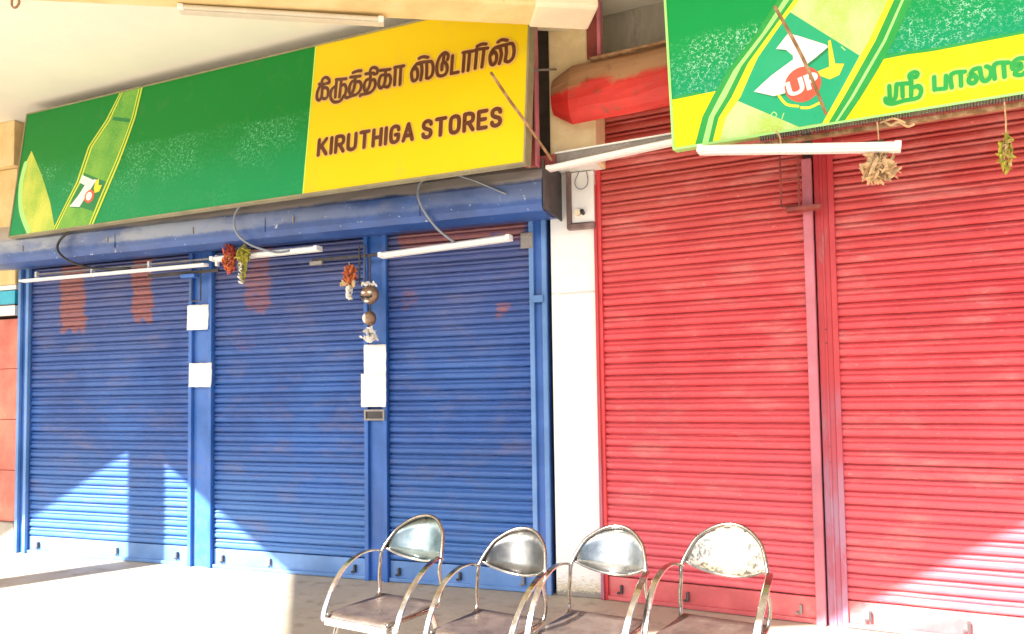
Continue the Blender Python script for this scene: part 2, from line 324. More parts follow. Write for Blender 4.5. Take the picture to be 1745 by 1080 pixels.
M['sign2'] = sign_face('green_lemon_sign_print', None, (.001, .33, .075), (.001, .33, .17), .30, .60, (.50, .88, .70), .95, (.93, .84, .006), .262)

# ================================================================ setting
ZC = 3.91
def poly_slab(P, z0, z1):
    bm = bm_new(); a = [bm.verts.new((x, y, z0)) for x, y in P]; b = [bm.verts.new((x, y, z1)) for x, y in P]
    bm.faces.new(a[::-1]); bm.faces.new(b); n = len(P)
    for i in range(n): bm.faces.new((a[i], a[(i+1) % n], b[(i+1) % n], b[i]))
    return done(bm)
struct(link('street', poly_slab([(-400, -400), (400, -400), (400, 400), (-400, 400)], -.6, -.22), M['street']))
struct(link('pavement', poly_slab([(-15, -8.6), (9, -8.6), (9, .35), (-15, .35)], -.3, 0), M['floor']))
o = link('porch_ceiling', poly_slab([(-14.29, -7.1), (-7.09, -3.58), (-5.22, -6.27), (6.2, -.94), (6.2, .6), (-14.29, .6)], ZC, ZC+.16), M['ceiling']); struct(o)

def part_box(name, a, b, m, par, bev=0): return child(name, box(a, b, bev), m, par)
# back wall of the shops (behind the shutters) and the wall above
t = thing('shop_wall', 'long plastered shop wall behind the blue shutters and their sign', 'wall', loc=(0, 0, 0))
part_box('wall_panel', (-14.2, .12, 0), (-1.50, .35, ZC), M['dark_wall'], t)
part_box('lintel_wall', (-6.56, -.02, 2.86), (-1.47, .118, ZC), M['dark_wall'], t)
t = thing('shop_wall', 'stained grey cement wall above the red shutter hood', 'wall', M=RED)
part_box('wall_panel', (-.05, .10, 0), (7.4, .35, ZC), M['grey_wall'], t)
part_box('lintel_wall', (.10, 0, 3.50), (3.6, .098, ZC), M['grey_wall'], t)

# white / yellow pillar between the two shops
t = thing('pillar', 'whitewashed pillar between the blue and the red shutters, yellow above', 'pillar', loc=(-1.35, 0, 0))
def pb(name, a, b, m, bev=.004): a = (a[0]+1.35, a[1], a[2]); b = (b[0]+1.35, b[1], b[2]); return child(name, box(a, b, bev), m, t)
pb('shaft', (-1.502, -.035, 0), (-1.165, .34, 2.86), M['pillar_white'], .008)
pb('upper_shaft', (-1.415, -.30, 2.86), (-1.105, .33, ZC-.001), M['pale_yellow_wall'], .012)
pb('plinth_ledge', (-1.41, -.315, 2.852), (-1.125, -.04, 2.885), M['white_wall'], .006)

# beam along the porch edge direction, ends on the pillar
bd = Vector((.8885, .4588, 0)); bn = Vector((.4588, -.8885, 0))      # along / towards the street
t = thing('concrete_beam', 'yellow limewashed beam crossing under the porch ceiling to the pillar', 'beam', M=Matrix.Translation((-1.251, -.829, 3.5)) @ Matrix.Rotation(math.atan2(bd.y, bd.x), 4, 'Z'))
bm = bm_new(); add_box(bm, (-4.4, -.24, 0), (.16, 0, ZC-3.502), .012); child('beam_body', done(bm), M['yellow_wall'], t)
child('patch', box((-.12, -.252, -.006), (.24, .02, ZC-3.504), .02), M['cream_wall'], t)
child('capital', box((.0, .032, .22), (.26, .52, ZC-3.503), .02), M['cream_wall'], t)

# porch column that throws the long shadow
t = thing('porch_column', 'square limewashed porch column whose shadow crosses the left shutter', 'column', loc=(-7.05, -3.62, 0), rot=(0, 0, R(27)))
child('shaft', box((-.13, -.13, 0), (.13, .13, ZC-.003), .01), M['cream_wall'], t)
child('base', box((-.16, -.16, 0), (.16, .16, .18), .01), M['cream_wall'], t)

# ---------------------------------------------------------------- opposite side of the street (never in frame, seen in the chrome)
for i, (x0, x1, h, m, lab) in enumerate(((-24, -9, 5.2, 'yellow_wall', 'long low yellow building across the street, left end'), (-8.6, 3.5, 4.6, 'grey_wall', 'grey two door building across the street, in the middle'), (4, 22, 5.6, 'cream_wall', 'cream building across the street, right end'))):
    t = thing('street_building', lab, 'building', 'buildings across the street', loc=(x0, -21, -.22))
    child('wall', box((0, -6, 0), (x1-x0, 0, h)), M[m], t); child('roof', box((-.2, -6.2, h), (x1-x0+.2, 1.2, h+.15)), M['concrete'], t)
    for k in range(int((x1-x0)/3)): child('door', box((.6+k*3, .002, 0), (2.6+k*3, .08, 2.6)), M['dark_steel'], t)

# ---------------------------------------------------------------- neighbour shop at the far left
t = thing('neighbour_shop_front', 'salmon red boarded shop front at the left edge of the photo', 'shop front', loc=(-6.56, 0, 0))
child('yellow_fascia', box((-3.2, -.05, 2.42), (-.03, .118, 3.49), .006), M['yellow_wall'], t)
child('upper_fascia', box((-3.2, -.12, 3.495), (.02, .118, ZC-.002), .006), M['yellow_wall'], t)
z = .26
for i in range(4):
    h = .465; child('board', box((-3.2, .03+.004*(i % 2), z), (-.035, .11, z+h-.005), .003), M['boards'], t); z += h
child('base_course', box((-3.2, -.02, 0), (-.035, .11, .255), .01), M['concrete'], t)
child('white_rail', box((-3.2, -.04, 2.375), (-.035, .10, 2.415)), M['white_wall'], t)
t2 = thing('small_sign', 'cyan and white signboard strip beside the left blue post', 'sign', loc=(-8.2, -.035, 2.14))
child('panel', box((0, 0, .10), (1.59, .04, .225)), M['cyan'], t2); child('white_band', box((0, 0, 0), (1.59, .04, .088)), M['white_ink'], t2)
child('rail', box((0, -.01, .089), (1.6, .03, .099)), M['dark_steel'], t2)

# ================================================================ roller shutters
PITCH = .0773
def slat_mesh(w):
    pr = [(.011, 0), (-.006, .003), (-.014, .012), (-.0165, .024), (-.0145, .037), (-.009, .0440), (-.003, .0455), (-.003, .0490), (-.010, .0510), (-.0135, .0600), (-.008, .0685), (.011, .0710), (.011, .0773)]
    bm = bm_new(); rs = []
    for q in range(13):
        dy = random.uniform(-.0013, .0013)-(.004 if random.random() < .05 else 0)*-1; dz = random.uniform(-.0009, .0009)
        rs.append([bm.verts.new((w*q/12, y+dy*(0 < i < 12), z+dz*(0 < i < 12))) for i, (y, z) in enumerate(pr)])
    for a, b in zip(rs, rs[1:]):
        for i in range(len(pr)-1): bm.faces.new((a[i], b[i], b[i+1], a[i+1]))
    me = done(bm, recalc=False); return me
def shutter(name, label, x0, x1, ztop, mat, Mx, group, bar_mat):
    T = thing(name, label, 'shutter', group, M=Mx @ Matrix.Translation((x0, 0, 0)))
    w = x1-x0; mes = [slat_mesh(w) for _ in range(6)]; [m_.materials.append(mat) for m_ in mes]
    n = int((ztop-.155)/PITCH)
    for i in range(n):
        me = random.choice(mes); o = bpy.data.objects.new('slat', me); C.objects.link(o); o.parent = T
        o.location = (0, random.uniform(-.0016, .0016), .155+i*PITCH); o.rotation_euler = (random.uniform(-.035, .035), random.uniform(-.0007, .0007), random.uniform(-.0008, .0008))
    bm = bm_new(); add_box(bm, (0, -.012, .006), (w, .012, .150), .003); add_box(bm, (0, -.034, .004), (w, -.0125, .030), .003)
    bar = child('bottom_bar', done(bm), bar_mat, T)
    for f in (.07, .38+random.uniform(-.1, .2), .93):
        bm = bm_new(); x = w*f; add_box(bm, (x-.008, -.036, .05), (x+.008, -.0125, .105), .003); add_box(bm, (x-.03, -.030, .044), (x-.012, -.0125, .058), .002)
        child('hasp', done(bm), M['grey_steel'] if random.random() < .4 else M['dark_steel'], T)
    return T
SH = 'blue roller shutters of the left shop'
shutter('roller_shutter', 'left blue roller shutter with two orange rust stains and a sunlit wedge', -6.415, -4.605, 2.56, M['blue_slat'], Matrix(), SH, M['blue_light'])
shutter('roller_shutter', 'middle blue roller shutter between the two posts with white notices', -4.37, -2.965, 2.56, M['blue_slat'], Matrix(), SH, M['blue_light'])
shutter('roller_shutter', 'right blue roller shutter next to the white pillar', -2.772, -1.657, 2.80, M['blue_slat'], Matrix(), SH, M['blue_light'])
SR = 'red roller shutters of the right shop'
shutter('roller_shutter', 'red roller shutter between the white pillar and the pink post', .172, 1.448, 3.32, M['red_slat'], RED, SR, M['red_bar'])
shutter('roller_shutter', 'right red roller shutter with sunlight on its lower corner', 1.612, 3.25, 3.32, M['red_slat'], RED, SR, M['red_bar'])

# ---------------------------------------------------------------- guide posts
def post(label, x0, x1, z1, Mx, plate, fl, group, side=None, z0=0.):
    T = thing('guide_post', label, 'post', group, M=Mx @ Matrix.Translation((x0, 0, z0)))
    w = x1-x0
    child('face_plate', box((0, -.022, 0), (w, .05, z1), .003), plate, T)
    child('flange', box((-.004, -.052, 0), (.030, -.0225, z1), .004), fl, T)
    child('flange', box((w-.030, -.052, 0), (w+.004, -.0225, z1), .004), fl, T)
    return T
GP = 'steel guide posts of the blue shutters'
post('narrow blue guide post at the left end of the blue shutters', -6.545, -6.42, 2.56, Matrix(), M['blue_paint'], M['blue_light'], GP)
p2 = post('blue guide post carrying two small square white notices', -4.600, -4.375, 2.56, Matrix(), M['blue_paint'], M['blue_paint'], GP)
p3 = post('blue guide post carrying the tall white notice and hanging charms', -2.960, -2.777, 2.56, Matrix(), M['blue_paint'], M['blue_paint'], GP)
p4 = post('blue guide post beside the white pillar', -1.652, -1.535, 2.80, Matrix(), M['blue_paint'], M['blue_light'], GP)
child('latch', box((.02, -.07, 1.98), (.10, -.053, 2.03), .004), M['blue_light'], p4); child('latch', box((-.06, -.06, 2.36), (.03, -.0535, 2.47), .004), M['grey_steel'], p4)
GR = 'steel guide posts of the red shutters'
t = thing('guide_post', 'narrow red guide post along the right side of the white pillar', 'post', GR, M=RED @ Matrix.Translation((.138, 0, 0)))
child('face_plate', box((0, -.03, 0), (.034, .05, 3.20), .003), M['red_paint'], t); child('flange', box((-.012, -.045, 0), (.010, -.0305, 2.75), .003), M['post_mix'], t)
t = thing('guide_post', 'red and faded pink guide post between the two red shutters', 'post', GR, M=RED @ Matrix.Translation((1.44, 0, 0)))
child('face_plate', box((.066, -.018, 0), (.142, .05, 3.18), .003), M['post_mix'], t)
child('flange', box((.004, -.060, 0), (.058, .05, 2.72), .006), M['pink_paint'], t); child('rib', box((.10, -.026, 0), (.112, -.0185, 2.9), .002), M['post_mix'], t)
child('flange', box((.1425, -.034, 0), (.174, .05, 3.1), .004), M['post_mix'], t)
for z in (.93, 1.02, 1.62, 1.70): child('bolt', box((.10, -.026, z), (.112, -.0185, z+.012), .002), M['dark_steel'], t)

# ---------------------------------------------------------------- hoods
hood = [(0, 2.555), (-.31, 2.50), (-.43, 2.52), (-.45, 2.56), (-.45, 2.70), (-.43, 2.74), (-.39, 2.80), (-.30, 2.875), (0, 2.88)]
T = thing('shutter_hood', 'long dented blue steel hood above the three blue shutters', 'shutter hood', loc=(-6.60, 0, 0))
me = prism_x(hood, 0, 5.17, None, .0028, 34); child('casing', me, M['blue_hood'], T)
for x in (1.62, 3.05, 4.30): child('seam', box((x, -.455, 2.555), (x+.012, -.4505, 2.66), .001), M['blue_hood'], T)
for x in (.62, 1.55, 2.4, 3.3): child('peg', box((x, -.459, 2.60), (x+.012, -.4505, 2.65), .002), M['grey_steel'], T)
child('end_plate', box((5.173, -.44, 2.53), (5.185, -.03, 2.85), .003), M['dark_steel'], T)
hood = [(0, 3.26), (-.28, 3.15), (-.37, 3.065), (-.42, 3.12), (-.44, 3.20), (-.43, 3.33), (-.36, 3.45), (-.14, 3.52), (0, 3.525)]
T = thing('shutter_hood', 'red steel hood with rusty brown upper half above the red shutters', 'shutter hood', M=RED @ Matrix.Translation((-.02, 0, 0)))
hp = [(p.x, p.z) for p in catmull([(y, 0, z) for y, z in hood[2:]], 3)]; hp = hood[:2]+hp; child('casing', prism_x(hp, 0, 3.35, (.14, .62), .0035, 22), M['red_hood'], T, smooth=False)
child('top_angle', box((.27, -.40, 3.445), (3.3, -.365, 3.46), .002), M['stick'], T)
t = thing('steel_stub', 'short red steel channel above the left end of the red hood', 'steel channel', M=RED @ Matrix.Translation((.20, -.30, 3.50)))
child('web', box((0, 0, 0), (.075, .02, .30), .003), M['rust_red'], t); child('flange', box((.076, -.02, 0), (.10, .03, .36), .003), M['pink_paint'], t); child('cap', box((0, -.01, .301), (.075, .03, .37), .004), M['white_wall'], t)

# ================================================================ sign of the left shop
S1M = Matrix.Translation((-6.066, -.5, 2.728)) @ Matrix.Rotation(-.063, 4, 'Z') @ Matrix.Rotation(-.125, 4, 'X')
T = thing('shop_sign', 'green and yellow shop signboard reading KIRUTHIGA STORES', 'shop sign', M=S1M)
W1, H1 = 4.643, 1.084
child('sign_face', box((0, 0, 0), (W1, .012, H1)), M['sign1'], T)
bm = bm_new()
for a, b in (((-.012, -.006, -.012), (W1+.012, .04, -.0005)), ((-.012, -.006, H1+.0005), (W1+.012, .09, H1+.012)), ((-.012, -.006, 0), (-.0005, .09, H1)), ((W1+.0005, -.006, 0), (W1+.012, .09, H1))): add_box(bm, a, b)
child('sign_frame', done(bm), M['side_metal'], T)
child('backing', box((0, .0125, 0), (W1, .04, H1)), M['dark_steel'], T)
def clip(L, zlo, zhi): return [(u, min(max(v, zlo), zhi)) for u, v in L]
def band(A, B): return A+B[::-1]
Lo = [(1.108, 1.083), (.985, .87), (.819, .67), (.735, .382), (.633, .196), (.53, .001)]
Li = [(1.150, 1.083), (1.048, .862), (.881, .66), (.797, .375), (.684, .19), (.585, .001)]
Ro = [(1.368, 1.083), (1.329, .838), (1.27, .651), (1.213, .489), (1.098, .214), (1.005, .001)]
Ri = [(1.313, 1.083), (1.277, .846), (1.217, .659), (1.154, .498), (1.032, .222), (.945, .001)]
child('bottle_print', print_poly([band(Li, Ri)], -.0015), M['bottle1'], T)
child('lime_slice_print', print_poly([[(.124, .738), (.30, .50), (.45, .25), (.56, .001), (.22, .001), (.09, .22), (.045, .45), (.06, .62)]], -.0010), M['slice'], T)
child('slice_rind_print', ribbon([[(.07, .63), (.05, .45), (.10, .22), (.235, .02)]], .05, -.0016), M['pale_green'], T)
def inner(A, B, a, b): return [tuple(p+(q-p)*t for p, q in zip(x, y)) for x, y in zip(A, B) for t in (a,)], [tuple(p+(q-p)*t for p, q in zip(x, y)) for x, y in zip(A, B) for t in (b,)]
child('stripe_print', print_poly([band(Lo, Li), band(Ri, Ro)], -.0020), M['mid_green'], T)
pl = []
for A, B in ((Lo, Li), (Ri, Ro)):
    for a, b in ((.08, .34), (.60, .92)): x, y = inner(A, B, a, b); pl.append(band(x, y))
child('stripe_line_print', print_poly(pl, -.0024), M['lime_ink'], T)
child('bottle_neck_print', print_poly([[(1.075, .885), (1.275, .835), (1.268, .805), (1.06, .86)]], -.0018), M['emblem_green'], T)
child('emblem_panel', print_poly([[(.80, .455), (1.135, .318), (1.035, .09), (.70, .20)]], -.0018), M['emblem_green'], T)
def seven(T, P, dot, r, leaf, y, up=None):
    child('numeral_shadow', print_poly([[(u+.010, v-.010) for u, v in P]], y+.0003), M['emblem_green'], T)
    child('numeral_seven', print_poly([P], y), M['white_ink'], T)
    for f, mm, dy in ((1.0, 'red_ink', -.0003),): child('emblem_dot', print_poly([[(dot[0]+math.cos(a*math.pi/12)*r, dot[1]+math.sin(a*math.pi/12)*r) for a in range(24)]], y+dy), M[mm], T)
    child('leaf_print', print_poly([leaf], y-.0002), M['gold_ink'], T)
seven(T, [(.800, .432), (.93, .375), (.975, .372), (.90, .275), (.815, .162), (.700, .178), (.785, .262), (.845, .340), (.775, .372)], (.915, .238), .055,
      [(.965, .36), (1.0, .375), (1.005, .32), (1.045, .315), (1.02, .265), (.97, .26), (.955, .30)], -.0030)
child('emblem_disc', print_poly([[(.91+math.cos(a*math.pi/10)*.034, .240+math.sin(a*math.pi/10)*.036) for a in range(20)]], -.0036), M['white_ink'], T)
child('yellow_edge_line', print_poly([[(3.022, .001), (3.034, .001), (3.040, 1.083), (3.028, 1.083)]], -.0015), M['lemon_ink'], T)
TAMIL_A=[[(3.09,0.788),(3.14,0.776)],[(3.119,0.783),(3.121,0.737),(3.118,0.684),(3.102,0.665),(3.082,0.682),(3.079,0.714),(3.089,0.752),(3.102,0.777)],[(3.122,0.746),(3.15,0.75),(3.17,0.728),(3.171,0.684),(3.152,0.667),(3.129,0.676)],[(3.114,0.784),(3.116,0.815),(3.143,0.827),(3.17,0.807),(3.175,0.781),(3.152,0.781)],[(3.232,0.793),(3.317,0.783)],[(3.237,0.787),(3.235,0.725),(3.236,0.663)],[(3.277,0.786),(3.273,0.718),(3.271,0.657)],[(3.281,0.739),(3.306,0.743),(3.321,0.709),(3.315,0.658)],[(3.228,0.744),(3.2,0.723),(3.197,0.67),(3.221,0.635),(3.251,0.625),(3.285,0.632),(3.307,0.663)],[(3.315,0.658),(3.329,0.642),(3.353,0.644)],[(3.349,0.788),(3.43,0.781)],[(3.391,0.784),(3.39,0.727),(3.38,0.681),(3.364,0.662),(3.35,0.678),(3.347,0.713),(3.362,0.75),(3.383,0.755)],[(3.392,0.74),(3.423,0.743),(3.442,0.718),(3.438,0.679),(3.411,0.653),(3.377,0.649),(3.334,0.641)],[(3.368,0.817),(3.402,0.822),(3.434,0.818)],[(3.511,0.787),(3.514,0.726),(3.505,0.684),(3.488,0.661),(3.472,0.673),(3.467,0.709),(3.481,0.741),(3.507,0.745)],[(3.516,0.73),(3.544,0.733),(3.556,0.701),(3.549,0.672),(3.527,0.65),(3.494,0.643),(3.446,0.643),(3.442,0.635)],[(3.504,0.784),(3.514,0.818),(3.54,0.821),(3.563,0.804),(3.565,0.777),(3.546,0.772),(3.531,0.784)],[(3.473,0.788),(3.521,0.783)],[(3.585,0.791),(3.666,0.783)],[(3.63,0.786),(3.632,0.725),(3.624,0.679),(3.602,0.662),(3.584,0.683),(3.583,0.717),(3.595,0.75),(3.621,0.753)],[(3.634,0.738),(3.656,0.746),(3.672,0.722),(3.672,0.687),(3.658,0.66),(3.632,0.667)],[(3.698,0.79),(3.77,0.787)],[(3.705,0.789),(3.707,0.664)],[(3.747,0.787),(3.748,0.66)],[(3.899,0.776),(3.867,0.778),(3.843,0.754),(3.832,0.723),(3.84,0.679),(3.856,0.664),(3.878,0.681),(3.877,0.728),(3.861,0.755),(3.846,0.744)],[(3.902,0.775),(3.91,0.722),(3.904,0.662)],[(3.866,0.782),(3.901,0.785),(3.941,0.781)],[(3.941,0.781),(3.945,0.724),(3.946,0.668)],[(3.946,0.668),(3.968,0.664),(3.989,0.688),(3.991,0.739),(3.977,0.774),(3.947,0.78)],[(3.882,0.817),(3.914,0.822),(3.95,0.81)],[(4.095,0.765),(4.098,0.796),(4.072,0.818),(4.044,0.803),(4.024,0.765),(4.019,0.719),(4.029,0.675),(4.054,0.661),(4.086,0.669),(4.096,0.704),(4.086,0.738),(4.066,0.756),(4.057,0.74),(4.057,0.702)],[(4.068,0.807),(4.064,0.757)],[(4.13,0.785),(4.127,0.663)],[(4.127,0.663),(4.177,0.663)],[(4.204,0.791),(4.28,0.787)],[(4.214,0.789),(4.211,0.661)],[(4.252,0.788),(4.246,0.661)],[(4.294,0.793),(4.378,0.785)],[(4.301,0.791),(4.295,0.665)],[(4.352,0.788),(4.342,0.665)],[(4.302,0.814),(4.335,0.821),(4.365,0.815)],[(4.457,0.773),(4.425,0.775),(4.403,0.752),(4.395,0.717),(4.404,0.675),(4.423,0.665),(4.438,0.686),(4.44,0.726),(4.423,0.752),(4.408,0.737)],[(4.461,0.774),(4.473,0.72),(4.461,0.664)],[(4.429,0.778),(4.461,0.781),(4.525,0.783)],[(4.502,0.781),(4.506,0.726),(4.5,0.674)],[(4.5,0.674),(4.525,0.664),(4.551,0.686),(4.558,0.733),(4.547,0.776),(4.524,0.785)],[(4.446,0.811),(4.473,0.821),(4.51,0.809)]]
TAMIL_B=[[(1.065,0.129),(1.065,0.065)],[(1.065,0.065),(1.088,0.065),(1.096,0.127)],[(1.096,0.131),(1.156,0.124)],[(1.121,0.126),(1.121,0.067)],[(1.16,0.14),(1.157,0.064)],[(1.159,0.098),(1.189,0.105),(1.2,0.082),(1.191,0.054),(1.172,0.047)],[(1.046,0.073),(1.049,0.053),(1.076,0.041),(1.126,0.047),(1.172,0.047)],[(1.16,0.131),(1.153,0.162),(1.172,0.173),(1.187,0.164),(1.181,0.148),(1.164,0.154)],[(1.256,0.134),(1.256,0.073)],[(1.256,0.075),(1.302,0.071)],[(1.302,0.071),(1.305,0.13)],[(1.327,0.07),(1.327,0.132),(1.382,0.133)],[(1.365,0.132),(1.365,0.071)],[(1.417,0.106),(1.399,0.101),(1.398,0.081),(1.416,0.073),(1.427,0.088),(1.42,0.109),(1.406,0.12),(1.417,0.136),(1.439,0.138)],[(1.442,0.137),(1.45,0.083),(1.469,0.075),(1.484,0.097),(1.484,0.125),(1.467,0.14)],[(1.499,0.077),(1.5,0.142),(1.554,0.139)],[(1.535,0.138),(1.537,0.078)],[(1.57,0.107),(1.568,0.128),(1.588,0.147),(1.614,0.146),(1.632,0.13),(1.635,0.106)],[(1.577,0.082),(1.594,0.075),(1.612,0.079),(1.635,0.106)],[(1.584,0.12),(1.598,0.126),(1.601,0.105),(1.584,0.097),(1.577,0.082)]]

child('tamil_lettering_outline', ribbon(TAMIL_A, .044, -.0016), M['peach_ink'], T)
child('tamil_lettering', ribbon(TAMIL_A, .0235, -.0045), M['brown_ink'], T)

def lettering(body, u0, u1, v0, h, y, wgt, mat, T, name, slope=0.):
    c = bpy.data.curves.new('lettering', 'FONT'); c.body = body; c.offset = wgt; c.resolution_u = 4
    o = bpy.data.objects.new('tmp', c); C.objects.link(o); bpy.context.view_layer.update()
    me = bpy.data.meshes.new_from_object(o.evaluated_get(bpy.context.evaluated_depsgraph_get()))
    bpy.data.objects.remove(o)
    xs = [v.co.x for v in me.vertices]; ys = [v.co.y for v in me.vertices]; a, b, c0, d = min(xs), max(xs), min(ys), max(ys)
    for v in me.vertices: U_ = u0+(v.co.x-a)/(b-a)*(u1-u0); v.co = (U_, y, v0+(v.co.y-c0)/(d-c0)*h+slope*(U_-u0))
    me.materials.clear(); return child(name, me, mat, T)
GL = {'K': ([[(0, 0), (0, 1)], [(.62, 1), (.05, .42)], [(.2, .58), (.66, 0)]], .66), 'I': ([[(0, 0), (0, 1)]], 0.), 'R': ([[(0, 0), (0, 1)], [(0, 1), (.35, 1), (.56, .9), (.6, .74), (.56, .56), (.35, .46), (0, .46)], [(.3, .46), (.62, 0)]], .6),
      'U': ([[(0, 1), (0, .3), (.07, .08), (.3, 0), (.53, .08), (.6, .3), (.6, 1)]], .6), 'T': ([[(0, 1), (.64, 1)], [(.32, 1), (.32, 0)]], .64), 'H': ([[(0, 0), (0, 1)], [(.58, 0), (.58, 1)], [(0, .5), (.58, .5)]], .58),
      'G': ([[(.58, .76), (.52, .93), (.3, 1), (.08, .92), (0, .7), (0, .3), (.08, .08), (.3, 0), (.52, .08), (.58, .25), (.58, .46)], [(.58, .46), (.34, .46)]], .58), 'A': ([[(0, 0), (.34, 1)], [(.34, 1), (.68, 0)], [(.14, .28), (.54, .28)]], .68),
      'S': ([[(.56, .78), (.5, .93), (.28, 1), (.06, .92), (.01, .74), (.08, .6), (.28, .5), (.48, .42), (.57, .26), (.5, .07), (.28, 0), (.06, .07), (0, .22)]], .57), 'O': ([[(.3, 1), (.08, .92), (0, .7), (0, .3), (.08, .08), (.3, 0), (.52, .08), (.6, .3), (.6, .7), (.52, .92), (.3, 1)]], .6),
      'E': ([[(.54, 1), (0, 1)], [(0, 1), (0, 0)], [(0, 0), (.54, 0)], [(0, .51), (.46, .51)]], .54)}
def stroke_text(txt, u0, u1, v0, h, lw):
    gap = .40; tot = sum(GL[c][1] for c in txt)+gap*(len(txt)-1); k = (u1-u0-lw)/tot; u = u0+lw/2; out = []
    for c in txt:
        S, wd = GL[c]; out += [[(u+x*k, v0+lw/2+z*(h-lw)) for x, z in P] for P in S]; u += (wd+gap)*k
    return out
ENG = stroke_text('KIRUTHIGA', 3.118, 3.880, .248, .136, .027)+stroke_text('STORES', 3.932, 4.496, .245, .136, .027)
child('lettering_outline', ribbon(ENG, .044, -.0016), M['peach_ink'], T)
child('lettering', ribbon(ENG, .0275, -.0045), M['brown_ink'], T)
for nm, wg, y, mt, g in () and (('lettering_outline', .055, -.0018, 'peach_ink', .010), ('lettering', .030, -.0030, 'brown_ink', 0)):
    lettering('KIRUTHIGA', 3.121-g, 3.876+g, .252-g, .134+2*g, y, wg, M[mt], T, nm)
    lettering('STORES', 3.934-g, 4.492+g, .247-g, .134+2*g, y, wg, M[mt], T, nm)

# ================================================================ sign of the right shop
S2M = Matrix.Translation((-.544, -.804, 2.70)) @ Matrix.Rotation(-AN, 4, 'Z') @ Matrix.Rotation(.13, 4, 'X')
T = thing('shop_sign', 'green and lemon signboard hanging over the red shutters, cut by the frame', 'shop sign', M=S2M)
W2, H2 = 2.7, 1.10
child('sign_face', box((0, 0, 0), (W2, .012, H2)), M['sign2'], T)
bm = bm_new()
for a, b in (((-.012, -.006, -.012), (W2+.012, .09, -.0005)), ((-.012, -.006, H2+.0005), (W2+.012, .09, H2+.012)), ((-.014, -.006, 0), (-.0005, .09, H2)), ((W2+.0005, -.006, 0), (W2+.012, .09, H2))): add_box(bm, a, b)
child('sign_frame', done(bm), M['pale_green'], T)
child('backing', box((0, .0125, 0), (W2, .085, H2)), M['dark_steel'], T)
bm = bm_new(); x = .45
while x < W2: add_box(bm, (x, -.010, -.036), (x+.006, .02, -.013)); x += .0125
o = child('lacing', done(bm), M['dark_steel'], T); o['kind'] = 'stuff'
child('bottom_rail', box((.3, .03, -.062), (W2, .06, -.037), .003), M['stick'], T)
def ext(L, top): (x0, y0), (x1, y1) = L[1], L[0]; return [(x1+(x1-x0)/(y1-y0)*(top-y1), top)]+L
LO = ext([(.571, .656), (.462, .519), (.304, .356), (.219, .235), (.159, .14), (.112, .001)], 1.099)
L1 = ext([(.599, .649), (.491, .512), (.334, .35), (.252, .225), (.193, .131), (.150, .001)], 1.099)
L2 = ext([(.627, .642), (.530, .527), (.375, .362), (.290, .222), (.222, .130), (.184, .001)], 1.099)
L3 = ext([(.650, .638), (.560, .538), (.410, .372), (.318, .215), (.245, .120), (.206, .001)], 1.099)
LI = ext([(.675, .632), (.600, .553), (.456, .386), (.363, .208), (.280, .112), (.244, .001)], 1.099)
RI = ext([(1.073, .535), (.982, .361), (.905, .24), (.83, .12), (.755, .001)], 1.099)
R1 = ext([(1.100, .53), (1.012, .355), (.935, .232), (.862, .115), (.786, .001)], 1.099)
R2 = ext([(1.130, .52), (1.045, .347), (.963, .22), (.892, .108), (.815, .001)], 1.099)
R25 = ext([(1.142, .518), (1.058, .343), (.977, .215), (.905, .103), (.828, .001)], 1.099)
RO = ext([(1.175, .51), (1.092, .335), (1.010, .205), (.935, .095), (.862, .001)], 1.099)
def fit(A, B):
    n = max(len(A), len(B)); return A, B
child('bottle_print', print_poly([LI+RI[::-1]], -.0014), M['bottle2'], T)
child('stripe_print', print_poly([LO+L3[::-1], R1+RO[::-1]], -.0020), M['green_ink'], T)
child('stripe_line_print', print_poly([L1+L2[::-1], R2+R25[::-1]], -.0026), M['pale_green'], T)
child('yellow_stripe_print', print_poly([L3+LI[::-1], RI+R1[::-1]], -.0020), M['yellow2'], T)
child('wave_line_print', ribbon([[(.012, .266), (.15, .268)], [(.985, .245), (1.07, .272), (1.25, .262), (1.45, .262), (2.69, .262)]], .014, -.0016), M['green_ink'], T)
child('emblem_panel', print_poly([[(.622, .588), (.94, .300), (.84, .135), (.765, .004), (.645, .004), (.345, .192), (.41, .30), (.47, .405)]], -.0017), M['emblem_teal'], T)
seven(T, [(.615, .480), (.665, .455), (.790, .385), (.800, .372), (.735, .330), (.665, .290), (.62, .255), (.585, .185), (.530, .180), (.432, .222), (.520, .285), (.632, .345), (.632, .365), (.600, .400), (.552, .415)], (.672, .212), .088,
      [(.800, .400), (.812, .405), (.828, .285), (.870, .275), (.845, .225), (.800, .212), (.745, .245), (.745, .262), (.80, .275)], -.0032)
# the word UP in white across the red dot, set along the numeral's lean
o = lettering('UP', -.078, .078, -.040, .080, 0, .04, M['white_ink'], T, 'emblem_lettering'); o.location = (.672, -.0040, .212); o.rotation_euler = (0, R(-12), 0)
child('arc_print', ribbon([[(.555, .178), (.59, .128), (.645, .108)], [(.66, .098), (.70, .092), (.745, .105)]], .014, -.0030), M['gold_ink'], T)
child('small_letter_print', ribbon([[(.47, .075), (.475, .10)], [(.51, .085), (.525, .10), (.54, .085), (.525, .07), (.51, .085)], [(.565, .06), (.575, .085)], [(.86, .36), (.875, .34)], [(.885, .385), (.895, .365)]], .006, -.0030), M['pale_green'], T)
child('tamil_lettering_outline', ribbon(TAMIL_B, .042, -.0018), M['lemon_ink'], T)
child('tamil_lettering', ribbon(TAMIL_B, .0195, -.0046), M['green_ink'], T)

